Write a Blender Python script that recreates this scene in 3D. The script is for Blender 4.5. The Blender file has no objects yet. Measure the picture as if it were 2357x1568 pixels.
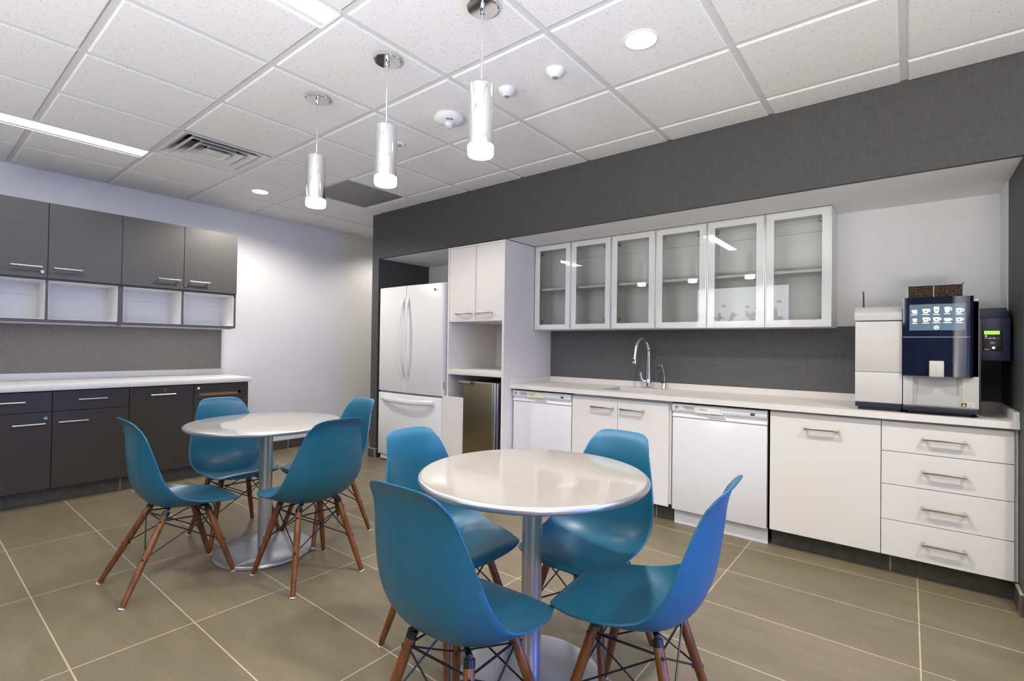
import bpy, bmesh, math, random
from mathutils import Vector, Matrix
PI = math.pi
random.seed(7)
scene = bpy.context.scene
COL = scene.collection
H = 2.56                       # ceiling height

# ------------------------------------------------------------------ materials
def _new(name):
    m = bpy.data.materials.new(name); m.use_nodes = True
    nt = m.node_tree
    return m, nt, nt.nodes['Principled BSDF']

def P(name, col, rough=.5, metal=0., spec=.5, coat=0., coat_rough=.05, emit=None, strength=0., aniso=0.):
    m, nt, b = _new(name)
    b.inputs['Base Color'].default_value = (*col, 1)
    b.inputs['Roughness'].default_value = rough
    b.inputs['Metallic'].default_value = metal
    b.inputs['Specular IOR Level'].default_value = spec
    b.inputs['Coat Weight'].default_value = coat
    b.inputs['Coat Roughness'].default_value = coat_rough
    b.inputs['Anisotropic'].default_value = aniso
    if emit:
        b.inputs['Emission Color'].default_value = (*emit, 1)
        b.inputs['Emission Strength'].default_value = strength
    return m

def N(nt, kind, **kw):
    n = nt.nodes.new(kind)
    for k, v in kw.items():
        if k in n.inputs: n.inputs[k].default_value = v
        else: setattr(n, k, v)
    return n

def coords(nt, scale, kind='Object'):
    tc = N(nt, 'ShaderNodeTexCoord'); mp = N(nt, 'ShaderNodeMapping')
    mp.inputs['Scale'].default_value = scale
    nt.links.new(tc.outputs[kind], mp.inputs['Vector'])
    return mp.outputs['Vector']

def ramp(nt, fac, stops):
    r = N(nt, 'ShaderNodeValToRGB')
    els = r.color_ramp.elements
    while len(els) < len(stops): els.new(.5)
    for e, (p, c) in zip(els, stops):
        e.position = p; e.color = (*c, 1) if len(c) == 3 else c
    nt.links.new(fac, r.inputs['Fac'])
    return r.outputs['Color']

def mix(nt, a, b, fac=.5, mode='MIX'):
    n = N(nt, 'ShaderNodeMix'); n.data_type = 'RGBA'; n.blend_type = mode
    if isinstance(fac, (int, float)): n.inputs[0].default_value = fac
    else: nt.links.new(fac, n.inputs[0])
    for i, v in ((6, a), (7, b)):
        if isinstance(v, tuple): n.inputs[i].default_value = (*v, 1)
        else: nt.links.new(v, n.inputs[i])
    return n.outputs[2]

def bump(nt, bsdf, h, strength=.2, dist=.002):
    b = N(nt, 'ShaderNodeBump'); b.inputs['Strength'].default_value = strength; b.inputs['Distance'].default_value = dist
    nt.links.new(h, b.inputs['Height']); nt.links.new(b.outputs['Normal'], bsdf.inputs['Normal'])

def weave(name, dark, light, sx, sy, rough=.9, thr=(.3, .7), bstr=.3):
    """linen-like cloth: fine threads along the two directions of the wall"""
    m, nt, b = _new(name)
    a = N(nt, 'ShaderNodeTexNoise', Scale=1., Detail=3., Roughness=.6)
    nt.links.new(coords(nt, sx), a.inputs['Vector'])
    c = N(nt, 'ShaderNodeTexNoise', Scale=1., Detail=3., Roughness=.6)
    nt.links.new(coords(nt, sy), c.inputs['Vector'])
    f = mix(nt, a.outputs['Color'], c.outputs['Color'], .5)
    col = ramp(nt, f, [(thr[0], dark), (thr[1], light)])
    nt.links.new(col, b.inputs['Base Color'])
    b.inputs['Roughness'].default_value = rough
    bump(nt, b, f, bstr, .001)
    return m

M = {}
M['paint'] = P('white_wall_paint', (.80, .80, .81), .7)
M['linen'] = weave('charcoal_linen_wallcovering', (.036, .036, .037), (.098, .098, .098), (14, 14, 420), (420, 420, 14), .62, (.32, .68), .25)
M['linen_lit_tone'] = weave('lit_tone_linen_splashback', (.058, .059, .062), (.150, .151, .156), (14, 14, 420), (420, 420, 14), .62, (.32, .68), .25)  # charcoal linen again, paler: the stronger light on the splashback is in its colour
M['tweed'] = weave('grey_tweed_panel', (.14, .13, .122), (.36, .34, .315), (90, 90, 500), (700, 700, 45), .95, (.34, .66), .4)

def tile_mat():
    m, nt, b = _new('ceiling_tile_fissured')
    v = coords(nt, (1, 1, 1))
    a = N(nt, 'ShaderNodeTexVoronoi', Scale=95.); a.feature = 'F1'
    w = N(nt, 'ShaderNodeTexNoise', Scale=60., Detail=2.)
    nt.links.new(v, w.inputs['Vector'])
    off = mix(nt, v, w.outputs['Color'], .012, 'LINEAR_LIGHT')
    nt.links.new(off, a.inputs['Vector'])
    # only some of the cells carry a fissure
    sel = N(nt, 'ShaderNodeSeparateColor'); nt.links.new(a.outputs['Color'], sel.inputs[0])
    thr = N(nt, 'ShaderNodeMath', operation='MULTIPLY'); thr.inputs[1].default_value = .34
    nt.links.new(sel.outputs[0], thr.inputs[0])
    lt = N(nt, 'ShaderNodeMath', operation='LESS_THAN'); nt.links.new(a.outputs['Distance'], lt.inputs[0]); nt.links.new(thr.outputs[0], lt.inputs[1])
    a2 = N(nt, 'ShaderNodeTexVoronoi', Scale=260.); nt.links.new(off, a2.inputs['Vector'])
    lt2 = N(nt, 'ShaderNodeMath', operation='LESS_THAN'); lt2.inputs[1].default_value = .17
    nt.links.new(a2.outputs['Distance'], lt2.inputs[0])
    both = N(nt, 'ShaderNodeMath', operation='MULTIPLY_ADD'); both.inputs[1].default_value = .55
    nt.links.new(lt2.outputs[0], both.inputs[0])
    sc = N(nt, 'ShaderNodeMath', operation='MULTIPLY'); sc.inputs[1].default_value = .55
    nt.links.new(lt.outputs[0], sc.inputs[0]); nt.links.new(sc.outputs[0], both.inputs[2])
    col = mix(nt, (.80, .80, .80), (.42, .42, .42), both.outputs[0])
    nt.links.new(col, b.inputs['Base Color']); b.inputs['Roughness'].default_value = .95
    return m
M['ctile'] = tile_mat()
M['grid'] = P('white_grid_metal', (.66, .66, .66), .5)
M['darkgap'] = P('plenum_dark', (.05, .05, .05), .9)

def floor_mat():
    m, nt, b = _new('grey_brown_floor_tile')
    tc = N(nt, 'ShaderNodeTexCoord'); mp = N(nt, 'ShaderNodeMapping')
    mp.inputs['Location'].default_value = (.7337 + 8 * .797, -.0191 + 20 * .3985, 0)
    nt.links.new(tc.outputs['Object'], mp.inputs['Vector'])
    br = N(nt, 'ShaderNodeTexBrick'); br.offset = 0.; br.squash = 1.
    br.inputs['Scale'].default_value = 1.; br.inputs['Mortar Size'].default_value = .0028
    br.inputs['Mortar Smooth'].default_value = .1
    br.inputs['Brick Width'].default_value = .797; br.inputs['Row Height'].default_value = .3985
    br.inputs['Color1'].default_value = (.180, .148, .092, 1); br.inputs['Color2'].default_value = (.212, .175, .112, 1)
    br.inputs['Mortar'].default_value = (.50, .43, .29, 1)
    nt.links.new(mp.outputs['Vector'], br.inputs['Vector'])
    n1 = N(nt, 'ShaderNodeTexNoise', Scale=2.2, Detail=6., Roughness=.65)
    nt.links.new(coords(nt, (1, 3.2, 1)), n1.inputs['Vector'])
    n2 = N(nt, 'ShaderNodeTexNoise', Scale=130., Detail=3.)
    nt.links.new(coords(nt, (1, 1, 1)), n2.inputs['Vector'])
    c1 = ramp(nt, n1.outputs['Fac'], [(.3, (.78, .78, .78)), (.7, (1.12, 1.12, 1.12))])
    c2 = ramp(nt, n2.outputs['Fac'], [(.3, (.86, .86, .86)), (.7, (1.1, 1.1, 1.1))])
    x = mix(nt, br.outputs['Color'], c1, .9, 'MULTIPLY'); x = mix(nt, x, c2, .8, 'MULTIPLY')
    nt.links.new(x, b.inputs['Base Color'])
    b.inputs['Roughness'].default_value = .42; b.inputs['Specular IOR Level'].default_value = .45
    inv = N(nt, 'ShaderNodeMath', operation='SUBTRACT'); inv.inputs[0].default_value = 1.
    nt.links.new(br.outputs['Fac'], inv.inputs[1])
    bump(nt, b, inv.outputs[0], .35, .002)
    return m
M['floor'] = floor_mat()

def base_tile():
    m, nt, b = _new('dark_tile_skirting')
    n1 = N(nt, 'ShaderNodeTexNoise', Scale=30., Detail=4.)
    nt.links.new(coords(nt, (1, 1, 1)), n1.inputs['Vector'])
    nt.links.new(ramp(nt, n1.outputs['Fac'], [(.3, (.055, .051, .046)), (.7, (.085, .079, .07))]), b.inputs['Base Color'])
    b.inputs['Roughness'].default_value = .45
    return m
M['skirt'] = base_tile()
M['grout'] = P('pale_grout', (.40, .36, .28), .9)
M['dark_lam'] = P('charcoal_laminate', (.082, .080, .078), .42, spec=.4)
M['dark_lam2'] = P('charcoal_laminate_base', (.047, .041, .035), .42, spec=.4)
M['white_mel'] = P('white_melamine', (.84, .84, .84), .45)
M['white_lam'] = P('warm_white_laminate', (.80, .775, .76), .38)
M['counter'] = P('white_solid_surface', (.82, .81, .80), .3)
M['counter_warm'] = P('pale_stone_worktop', (.80, .765, .745), .28)
M['nickel'] = P('brushed_nickel', (.62, .58, .50), .3, 1.)
M['chrome'] = P('polished_chrome', (.86, .86, .87), .05, 1.)
M['steel'] = P('brushed_stainless', (.36, .31, .19), .36, 1., aniso=.6)
M['steel_trim'] = P('satin_steel_trim', (.62, .63, .66), .3, 1.)
M['sink_steel'] = P('sink_stainless', (.60, .52, .40), .25, 1.)
M['fridge'] = P('white_appliance_enamel', (.82, .82, .83), .28, coat=.3)
M['fridge_grey'] = P('grey_gasket', (.28, .28, .29), .6)
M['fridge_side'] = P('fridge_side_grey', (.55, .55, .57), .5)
M['dw'] = P('white_dishwasher_enamel', (.80, .80, .84), .28, coat=.3)
M['dw_panel'] = P('white_dishwasher_plastic', (.82, .82, .85), .4)
M['ink'] = P('grey_print', (.18, .18, .2), .6)
M['ink_pale'] = P('pale_grey_print', (.52, .52, .55), .6)
M['black'] = P('black_plastic', (.015, .015, .017), .4)
M['wire'] = P('black_steel_wire', (.012, .012, .014), .35)
M['shell'] = P('teal_blue_chair_plastic', (.011, .122, .212), .38, spec=.5)
M['glide'] = P('white_felt_glide', (.75, .75, .75), .8)

def wood():
    m, nt, b = _new('walnut_stained_leg')
    n1 = N(nt, 'ShaderNodeTexNoise', Scale=1., Detail=4.)
    nt.links.new(coords(nt, (60, 60, 6)), n1.inputs['Vector'])
    nt.links.new(ramp(nt, n1.outputs['Fac'], [(.3, (.105, .030, .006)), (.7, (.23, .075, .016))]), b.inputs['Base Color'])
    b.inputs['Roughness'].default_value = .36; b.inputs['Coat Weight'].default_value = .2
    return m
M['wood'] = wood()
M['table'] = P('cream_gloss_tabletop', (.36, .335, .30), .07, spec=.5, coat=.25)
M['silver'] = P('silver_powder_coat', (.50, .51, .54), .30, .75)
M['frost'] = P('white_backed_glass', (.82, .83, .83), .06, spec=.6)
M['alu'] = P('aluminium_edge', (.74, .74, .78), .3, .8)
M['hinge'] = P('grey_hinge', (.3, .29, .27), .4, .8)
M['lamp'] = P('lit_diffuser', (1, 1, 1), .5, emit=(1, .985, .96), strength=16.)
M['lamp_down'] = P('lit_downlight_lens', (1, 1, 1), .5, emit=(1, .97, .92), strength=16.)
M['lamp_pend'] = P('lit_pendant_glass', (1, 1, 1), .5, emit=(1, .975, .94), strength=14.)
M['white_pl'] = P('white_plastic', (.82, .82, .82), .4)
M['lensgrey'] = P('grey_sensor_lens', (.30, .30, .31), .35)
M['clear'] = P('strobe_lens', (.75, .76, .78), .08, .2)
M['vent'] = P('white_vent_metal', (.72, .72, .72), .5)
def grille_mat():
    m, nt, b = _new('perforated_grey_grille')
    v = N(nt, 'ShaderNodeTexVoronoi', Scale=160.); nt.links.new(coords(nt, (1, 1, 1)), v.inputs['Vector'])
    nt.links.new(ramp(nt, v.outputs['Distance'], [(.25, (.10, .10, .10)), (.55, (.30, .30, .30))]), b.inputs['Base Color'])
    b.inputs['Roughness'].default_value = .8
    return m
M['grille'] = grille_mat()
M['machine'] = P('pale_grey_machine_shell', (.58, .57, .565), .42)
M['machine_lo'] = P('warm_grey_machine_apron', (.56, .54, .515), .42)
M['machine_blk'] = P('gloss_black_panel_blue_tint', (.004, .008, .03), .04, spec=.7, coat=.6)  # blue in the black imitates the window's reflection on the panel
M['navy'] = P('navy_black_base', (.018, .02, .035), .35)
M['reader_case_blue_lit'] = P('blue_lit_reader_case', (.022, .028, .078), .35)  # blue light on the case is mixed into its colour
M['screen'] = P('lit_drink_screen', (.01, .02, .03), .1, emit=(.20, .29, .38), strength=.55)
M['icon'] = P('lit_white_icon', (1, 1, 1), .4, emit=(.95, .98, 1.), strength=1.3)
M['lcd'] = P('lit_green_lcd', (.1, .3, .02), .3, emit=(.35, .95, .04), strength=1.)
M['led_g'] = P('lit_green_led', (.1, .6, .05), .3, emit=(.2, 1., .1), strength=6.)
M['dig'] = P('dim_green_digits', (.05, .2, .05), .3, emit=(.2, .7, .15), strength=.25)
M['led_b'] = P('lit_blue_led', (.3, .4, 1.), .3, emit=(.25, .4, 1.), strength=25.)
M['yellow'] = P('warning_yellow', (.85, .66, .03), .5)
M['label'] = P('white_sticker', (.85, .84, .86), .5)
M['red'] = P('red_print', (.55, .08, .08), .5)
M['orange'] = P('orange_print', (.8, .35, .06), .5)
M['sign_warm_lit'] = P('warm_lit_magnet', (.74, .76, .58), .45)  # yellow of the warm light is put into this magnet's colour
M['sign_w'] = P('white_magnet', (.86, .87, .84), .45)
M['lcd_dark'] = P('dark_green_display', (.02, .05, .02), .25)
M['tan'] = P('tan_slot_liner', (.46, .28, .13), .6)
M['beans'] = None
def bean_mat():
    m, nt, b = _new('coffee_beans_behind_acrylic')
    v = N(nt, 'ShaderNodeTexVoronoi', Scale=130.); nt.links.new(coords(nt, (1, 1, 1.5)), v.inputs['Vector'])
    nt.links.new(ramp(nt, v.outputs['Distance'], [(.1, (.14, .085, .055)), (.6, (.03, .018, .013))]), b.inputs['Base Color'])
    b.inputs['Roughness'].default_value = .12; b.inputs['Coat Weight'].default_value = .6
    return m
M['beans'] = bean_mat()
M['acrylic'] = P('grey_acrylic_edge', (.45, .45, .47), .15)

def thin_glass(name, tint=(1, 1, 1)):
    m = bpy.data.materials.new(name); m.use_nodes = True; nt = m.node_tree; nt.nodes.clear()
    out = N(nt, 'ShaderNodeOutputMaterial'); mx = N(nt, 'ShaderNodeMixShader')
    tr = N(nt, 'ShaderNodeBsdfTransparent'); gl = N(nt, 'ShaderNodeBsdfGlossy')
    tr.inputs['Color'].default_value = (*tint, 1); gl.inputs['Roughness'].default_value = .0
    fr = N(nt, 'ShaderNodeFresnel'); fr.inputs['IOR'].default_value = 1.62
    nt.links.new(fr.outputs[0], mx.inputs[0]); nt.links.new(tr.outputs[0], mx.inputs[1]); nt.links.new(gl.outputs[0], mx.inputs[2])
    nt.links.new(mx.outputs[0], out.inputs['Surface'])
    return m
M['pane'] = thin_glass('clear_cabinet_glass', (.95, .96, .95))

# ------------------------------------------------------------------ mesh builder
class MB:
    def __init__(s): s.bm = bmesh.new()
    def _merge(s, b, mtx=None):
        if mtx is not None: b.transform(mtx)
        me = bpy.data.meshes.new('t'); b.to_mesh(me); b.free(); s.bm.from_mesh(me); bpy.data.meshes.remove(me)
        return s
    def box(s, x0, x1, y0, y1, z0, z1, bev=0., seg=2):
        b = bmesh.new(); bmesh.ops.create_cube(b, size=1)
        b.transform(Matrix.Translation(((x0+x1)/2, (y0+y1)/2, (z0+z1)/2)) @ Matrix.Diagonal((abs(x1-x0), abs(y1-y0), abs(z1-z0), 1)))
        if bev: bmesh.ops.bevel(b, geom=b.edges[:], offset=bev, segments=seg, profile=.5, affect='EDGES')
        return s._merge(b)
    def lathe(s, prof, c=(0, 0, 0), seg=40, axis='Z', cap=True):
        b = bmesh.new(); rings = []
        for r, z in prof:
            rings.append([b.verts.new((r*math.cos(2*PI*i/seg), r*math.sin(2*PI*i/seg), z)) for i in range(seg)])
        for A, B in zip(rings, rings[1:]):
            for i in range(seg):
                b.faces.new((A[i], A[(i+1) % seg], B[(i+1) % seg], B[i]))
        if cap:
            if prof[0][0] > 1e-5: b.faces.new(rings[0][::-1])
            if prof[-1][0] > 1e-5: b.faces.new(rings[-1])
        bmesh.ops.remove_doubles(b, verts=b.verts[:], dist=1e-6)
        bmesh.ops.recalc_face_normals(b, faces=b.faces[:])
        m = Matrix.Identity(4)
        if axis == 'X': m = Matrix.Rotation(PI/2, 4, 'Y')
        if axis == 'Y': m = Matrix.Rotation(-PI/2, 4, 'X')
        return s._merge(b, Matrix.Translation(c) @ m)
    def tube(s, pts, r, seg=12, sub=0, flat=None):
        pts = [Vector(p) for p in pts]
        rs = list(r) if isinstance(r, (list, tuple)) else [r]*len(pts)
        rs = [Vector(q) if isinstance(q, tuple) else Vector((q, q)) for q in rs]
        if sub:
            np_, nr = [], []
            n = len(pts)
            for i in range(n-1):
                p0, p1, p2, p3 = pts[max(i-1, 0)], pts[i], pts[i+1], pts[min(i+2, n-1)]
                for k in range(sub):
                    t = k/sub
                    np_.append(.5*((2*p1)+(p2-p0)*t+(2*p0-5*p1+4*p2-p3)*t*t+(3*p1-p0-3*p2+p3)*t**3)); nr.append(rs[i]*(1-t)+rs[i+1]*t)
            np_.append(pts[-1]); nr.append(rs[-1]); pts, rs = np_, nr
        b = bmesh.new(); rings = []; nrm = None
        for i, p in enumerate(pts):
            d = (pts[min(i+1, len(pts)-1)]-pts[max(i-1, 0)]).normalized()
            if nrm is None:
                nrm = d.orthogonal().normalized() if flat is None else (Vector(flat)-Vector(flat).dot(d)*d).normalized()
            else: nrm = (nrm-nrm.dot(d)*d).normalized()
            bi = d.cross(nrm)
            rx, ry = rs[i]
            rings.append([b.verts.new(p+nrm*rx*math.cos(2*PI*k/seg)+bi*ry*math.sin(2*PI*k/seg)) for k in range(seg)])
        for A, B in zip(rings, rings[1:]):
            for k in range(seg): b.faces.new((A[k], A[(k+1) % seg], B[(k+1) % seg], B[k]))
        b.faces.new(rings[0][::-1]); b.faces.new(rings[-1])
        bmesh.ops.recalc_face_normals(b, faces=b.faces[:])
        return s._merge(b)
    def prism(s, poly, lo, hi, plane='XZ', bev=0.):
        """extrude a polygon; plane gives its two axes, lo..hi run along the third"""
        b = bmesh.new()
        def v(u, w, t): return {'XZ': (u, t, w), 'XY': (u, w, t), 'YZ': (t, u, w)}[plane]
        A = [b.verts.new(v(u, w, lo)) for u, w in poly]; B = [b.verts.new(v(u, w, hi)) for u, w in poly]
        n = len(poly)
        for i in range(n): b.faces.new((A[i], A[(i+1) % n], B[(i+1) % n], B[i]))
        b.faces.new(A[::-1]); b.faces.new(B)
        bmesh.ops.recalc_face_normals(b, faces=b.faces[:])
        if bev: bmesh.ops.bevel(b, geom=b.edges[:], offset=bev, segments=2, profile=.5, affect='EDGES')
        return s._merge(b)
    def grid(s, rows, close=False):
        b = bmesh.new(); R = [[b.verts.new(p) for p in r] for r in rows]
        for A, B in zip(R, R[1:]):
            for i in range(len(A)-1): b.faces.new((A[i], A[i+1], B[i+1], B[i]))
        return s._merge(b)
    def text(s, body, size, mtx, depth=.0004, align='CENTER'):
        cu = bpy.data.curves.new('t', 'FONT'); cu.body = body; cu.size = size; cu.align_x = align; cu.align_y = 'CENTER'; cu.extrude = depth
        o = bpy.data.objects.new('t', cu); COL.objects.link(o)
        dg = bpy.context.evaluated_depsgraph_get(); me = o.evaluated_get(dg).to_mesh()
        b = bmesh.new(); b.from_mesh(me); o.evaluated_get(dg).to_mesh_clear()
        bpy.data.objects.remove(o); bpy.data.curves.remove(cu)
        return s._merge(b, mtx)
    def build(s, name, mat, parent=None, smooth=35):
        me = bpy.data.meshes.new(name)
        if parent is not None:
            root = parent
            while root.parent: root = root.parent
            if root.get('_off', 1): s.bm.transform(Matrix.Translation(-root.location))
        s.bm.to_mesh(me); s.bm.free()
        me.materials.append(mat)
        if smooth:
            me.shade_smooth(); me.set_sharp_from_angle(angle=math.radians(smooth))
        o = bpy.data.objects.new(name, me); COL.objects.link(o)
        if parent is not None: o.parent = parent
        return o

def TX(x, y, z, face='-Y'):
    """text matrix: letters stand on the XZ plane facing -y"""
    return Matrix.Translation((x, y, z)) @ Matrix.Rotation(PI/2, 4, 'X')

def thing(name, label, cat, loc=(0, 0, 0), group=None):
    o = bpy.data.objects.new(name, None); COL.objects.link(o); o.location = loc
    o.empty_display_size = .1
    o['label'] = label; o['category'] = cat
    if group: o['group'] = group
    return o
def tag(o, label, cat, group=None):
    o['label'] = label; o['category'] = cat
    if group: o['group'] = group
    return o
def struct(name, mb, mat, parent=None, smooth=0):
    o = mb.build(name, mat, parent, smooth); o['kind'] = 'structure'; return o
def copy_tree(o, parent=None):
    c = o.copy(); COL.objects.link(c); c.parent = parent
    for ch in [k for k in o.children]: copy_tree(ch, c)
    return c

# ------------------------------------------------------------------ room shell
XL, XR, YF, YB = -5.457, 1.4, -5.4, 2.2
struct('floor', MB().box(XL-.1, XR+.1, YF-.1, YB+.1, -.1, 0), M['floor'])
struct('wall_left', MB().box(XL-.12, XL, YF, YB, 0, H+.1), M['paint'])
struct('wall_front', MB().box(XL-.12, XR+.12, YF-.12, YF, 0, H+.1), M['linen'])
struct('wall_far', MB().box(XL-.12, XR+.12, YB, YB+.12, 0, H+.1), M['paint'])
# right wall with a long window
wr = MB()
wr.box(XR, XR+.12, YF, YB, 0, .08); wr.box(XR, XR+.12, YF, YB, 1.5, H+.1)
wr.box(XR, XR+.12, YF, -2.7, .08, 1.5); wr.box(XR, XR+.12, -.5, YB, .08, 1.5)
struct('wall_right', wr, M['paint'])
wf = MB()
for y in (-2.7, -1.62, -.54): wf.box(XR+.02, XR+.08, y, y+.04, .08, 1.5)
wf.box(XR+.02, XR+.08, -2.7, -.5, .08, .12); wf.box(XR+.02, XR+.08, -2.7, -.5, 1.46, 1.5)
struct('window_1', wf, M['grid'])

# niche: charcoal bulkhead, column and nib, white soffit and back wall
SZ = 2.085
struct('wall_bulkhead', MB().box(-4.335, .43, 0, .03, SZ, H+.1), M['linen'])
struct('wall_column', MB().box(-4.444, -4.335, 0, .72, 0, H+.1), M['linen'])
nb = MB(); nb.box(.43, XR, 0, .72, 0, H+.1); struct('wall_nib', nb, M['linen'])
struct('ceiling_soffit', MB().box(-4.335, .43, .03, .72, SZ, SZ+.03), M['paint'])
struct('wall_back', MB().box(-4.40, .43, .70, .739, 0, H+.1), M['paint'])
struct('trim_1', MB().box(.424, .43, .45, .70, 1.342, SZ), M['paint'])
# charcoal cloth splashback above the worktop
struct('trim_2', MB().box(-2.612, .43, .694, .70, .905, 1.342), M['linen_lit_tone'])
# white backs of the room beyond the column
struct('wall_passage', MB().box(-4.443, XR, .74, .80, 0, H+.1), M['paint'])

# tiled skirtings
def skirt(name, x0, x1, y0, y1, z1, joints, axis):
    o = struct(name, MB().box(x0, x1, y0, y1, 0, z1, .002, 1), M['skirt'])
    g = MB()
    for j in joints:
        if axis == 'y': g.box(x0-.0006, x1+.0006, j-.003, j+.003, 0, z1+.0006)
        else: g.box(j-.003, j+.003, y0-.0006, y1+.0006, 0, z1+.0006)
    if axis == 'y': g.box(x0, x1+.0005, y0, y1, z1-.004, z1+.001)
    if joints:
        q = g.build('grout', M['grout'], o, 0)
    return o
skirt('baseboard_left', XL, XL+.012, -1.07, YB, .10, [-.37, .43, 1.2], 'y')
ck = MB(); ck.box(-4.456, -4.333, -.012, .72, 0, .088, .002, 1)
o = struct('baseboard_column', ck, M['skirt'])
g = MB(); g.box(-4.4565, -4.3325, -.0125, .72, .085, .092); g.box(-4.340, -4.332, -.0128, -.005, 0, .09); g.build('grout', M['grout'], o, 0)
skirt('baseboard_kitchen', -2.019, -1.237, .195, .21, .107, [-1.36], 'x')
skirt('baseboard_drawers', -.63, .43, .195, .21, .107, [-.05], 'x')
skirt('baseboard_cabinets', -4.90, -4.885, -2.905, -1.10, .107, [-2.03], 'y')
skirt('baseboard_nib', .418, .43, -.012, .195, .10, [.0], 'y')

# ceiling: lay-in tiles, grid, plenum
S = .6096; R0, RS = -.223, .606
ys = [2.2]
yy = R0 + 4*RS
ylines = [R0 + k*RS for k in range(3, -9, -1)]
xlines = [-c*S for c in range(-2, 9)]
xb = [XR] + xlines + [XL]; yb = [YB] + [y for y in ylines if y < YB-.05] + [YF]
yb = sorted(set(yb), reverse=True); xb = sorted(set(xb), reverse=True)
ct = MB()
INS = .016
def tile(x0, x1, y0, y1):
    if x1-x0 < .03 or y1-y0 < .03: return
    b = bmesh.new(); z0, z1 = 2.556, 2.568; e = .006
    lo = [(x0+e, y0+e, z0), (x1-e, y0+e, z0), (x1-e, y1-e, z0), (x0+e, y1-e, z0)]
    hi = [(x0, y0, z0+.004), (x1, y0, z0+.004), (x1, y1, z0+.004), (x0, y1, z0+.004)]
    top = [(x, y, z1) for x, y, _ in hi]
    V = [[b.verts.new(p) for p in r] for r in (lo, hi, top)]
    b.faces.new(V[0][::-1])
    for A, B in zip(V, V[1:]):
        for i in range(4): b.faces.new((A[i], A[(i+1) % 4], B[(i+1) % 4], B[i]))
    ct._merge(b)
def cell(x0, x1, y0, y1):
    cx, cy = (x0+x1)/2, (y0+y1)/2
    if cx > -4.444 and cy > 0: return
    if -4.267 < cx < -3.657 and (-2.05 < cy < -1.43 or -.84 < cy < -.22): return      # vent and grille cells
    if -3.27 < cy < -2.05:
        if -4.88 < cx < -4.27: ct_x = (x0, -4.472)
        elif -2.44 < cx < -1.83: ct_x = (x0, -1.986)
        else: ct_x = None
        if ct_x: tile(x0+INS, ct_x[1], y0+INS, y1-INS); return
    tile(x0+INS if x0 > XL else x0, x1-INS, y0+INS, y1-INS if y1 < -.01 else y1)
for xa, xbb in zip(xb, xb[1:]):
    for ya, ybb in zip(yb, yb[1:]):
        if ya > 0 > ybb:                   # the row cut by the bulkhead face
            if (xa+xbb)/2 > -4.444-.05:
                cell(max(xbb, XL), xa, ybb, -.016+.016)
                continue
        cell(xbb, xa, ybb, ya)
struct('ceiling', ct, M['ctile'])
gr = MB()
for x in xb[1:-1]:
    gr.box(x-.019, x+.019, YF, 0 if x > -4.444 else YB, 2.5645, 2.575)
for y in yb[1:-1]:
    x1 = XR if y < 0 else -4.444
    gr.box(XL, x1, y-.019, y+.019, 2.5640, 2.575)
gr.box(XL, XL+.02, YF, YB, 2.562, 2.575)
struct('trim_3', gr, M['grid'])
struct('ceiling_deck', MB().box(XL-.1, XR+.1, YF-.1, YB+.1, 2.70, 2.80), M['darkgap'])

# ------------------------------------------------------------------ ceiling fittings
def linear(x0, x1, xf, label):
    y1, y0 = -2.048, -3.255
    t = thing('linear_ceiling_light', label, 'ceiling light', ((x0+x1)/2, (y0+y1)/2, 2.56), 'recessed linear lights')
    f = MB()
    f.box(xf, x0, y0, y1, 2.560, 2.566); f.box(xf, xf+.006, y0, y1, 2.5545, 2.566)
    f.box(x1, x1+.012, y0, y1, 2.559, 2.566); f.box(xf, x1, y0-.01, y0, 2.559, 2.566); f.box(xf, x1, y1, y1+.01, 2.559, 2.566)
    f.box(x0, x1, y0, y1, 2.60, 2.61); f.box(x0-.003, x0, y0, y1, 2.566, 2.61); f.box(x1, x1+.003, y0, y1, 2.566, 2.61)
    f.build('housing', M['white_pl'], t, 0)
    MB().box(x0, x1, y0, y1, 2.561, 2.568).build('diffuser', M['lamp'], t, 0)
linear(-4.432, -4.293, -4.470, 'long recessed strip light above the charcoal wall cabinets')
linear(-1.945, -1.836, -1.984, 'recessed strip light cut by the top edge, near the pendants')

def downlight(x, y, r, label):
    t = thing('downlight', label, 'ceiling light', (x, y, 2.556), 'round recessed downlights')
    MB().lathe([(r*.86, 2.556), (r*.9, 2.5535), (r*1.03, 2.5535), (r*1.08, 2.556)], (x, y, 0), 48, cap=False).build('trim_ring', M['white_pl'], t)
    MB().lathe([(r*.88, 2.5555), (0, 2.5548)], (x, y, 0), 48, cap=False).build('lens', M['lamp_down'], t)
downlight(-.913, -1.131, .075, 'large bright round downlight in ceiling near the kitchen wall')
downlight(-4.587, -1.118, .075, 'small far round downlight in ceiling beside the square air vent')

def pendant(x, label):
    y = -1.731
    t = thing('pendant_lamp', label, 'pendant lamp', (x, y, 1.94), 'chrome cylinder pendants')
    MB().lathe([(0, 2.556), (.062, 2.556), (.064, 2.552), (.064, 2.541), (.061, 2.538), (0, 2.538)], (x, y, 0), 48).build('canopy', M['chrome'], t)
    MB().lathe([(0, 2.542), (.009, 2.542), (.010, 2.535), (.010, 2.516), (.006, 2.512), (0, 2.512)], (x, y, 0), 20).build('collar', M['chrome'], t)
    MB().lathe([(.0048, 2.535), (.0048, 2.222)], (x, y, 0), 16).build('stem', M['chrome'], t)
    MB().lathe([(0, 2.226), (.049, 2.226), (.0515, 2.223), (.0515, 1.985), (.049, 1.985)], (x, y, 0), 64, cap=False).build('shade', M['chrome'], t)
    MB().lathe([(.0505, 1.9845), (.0525, 1.982), (.0525, 1.952), (.049, 1.945), (.03, 1.941), (0, 1.940)], (x, y, 0), 48, cap=False).build('glass_end', M['lamp_pend'], t)
pendant(-1.319, 'chrome cylinder pendant nearest the kitchen, topmost and largest of three')
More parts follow.
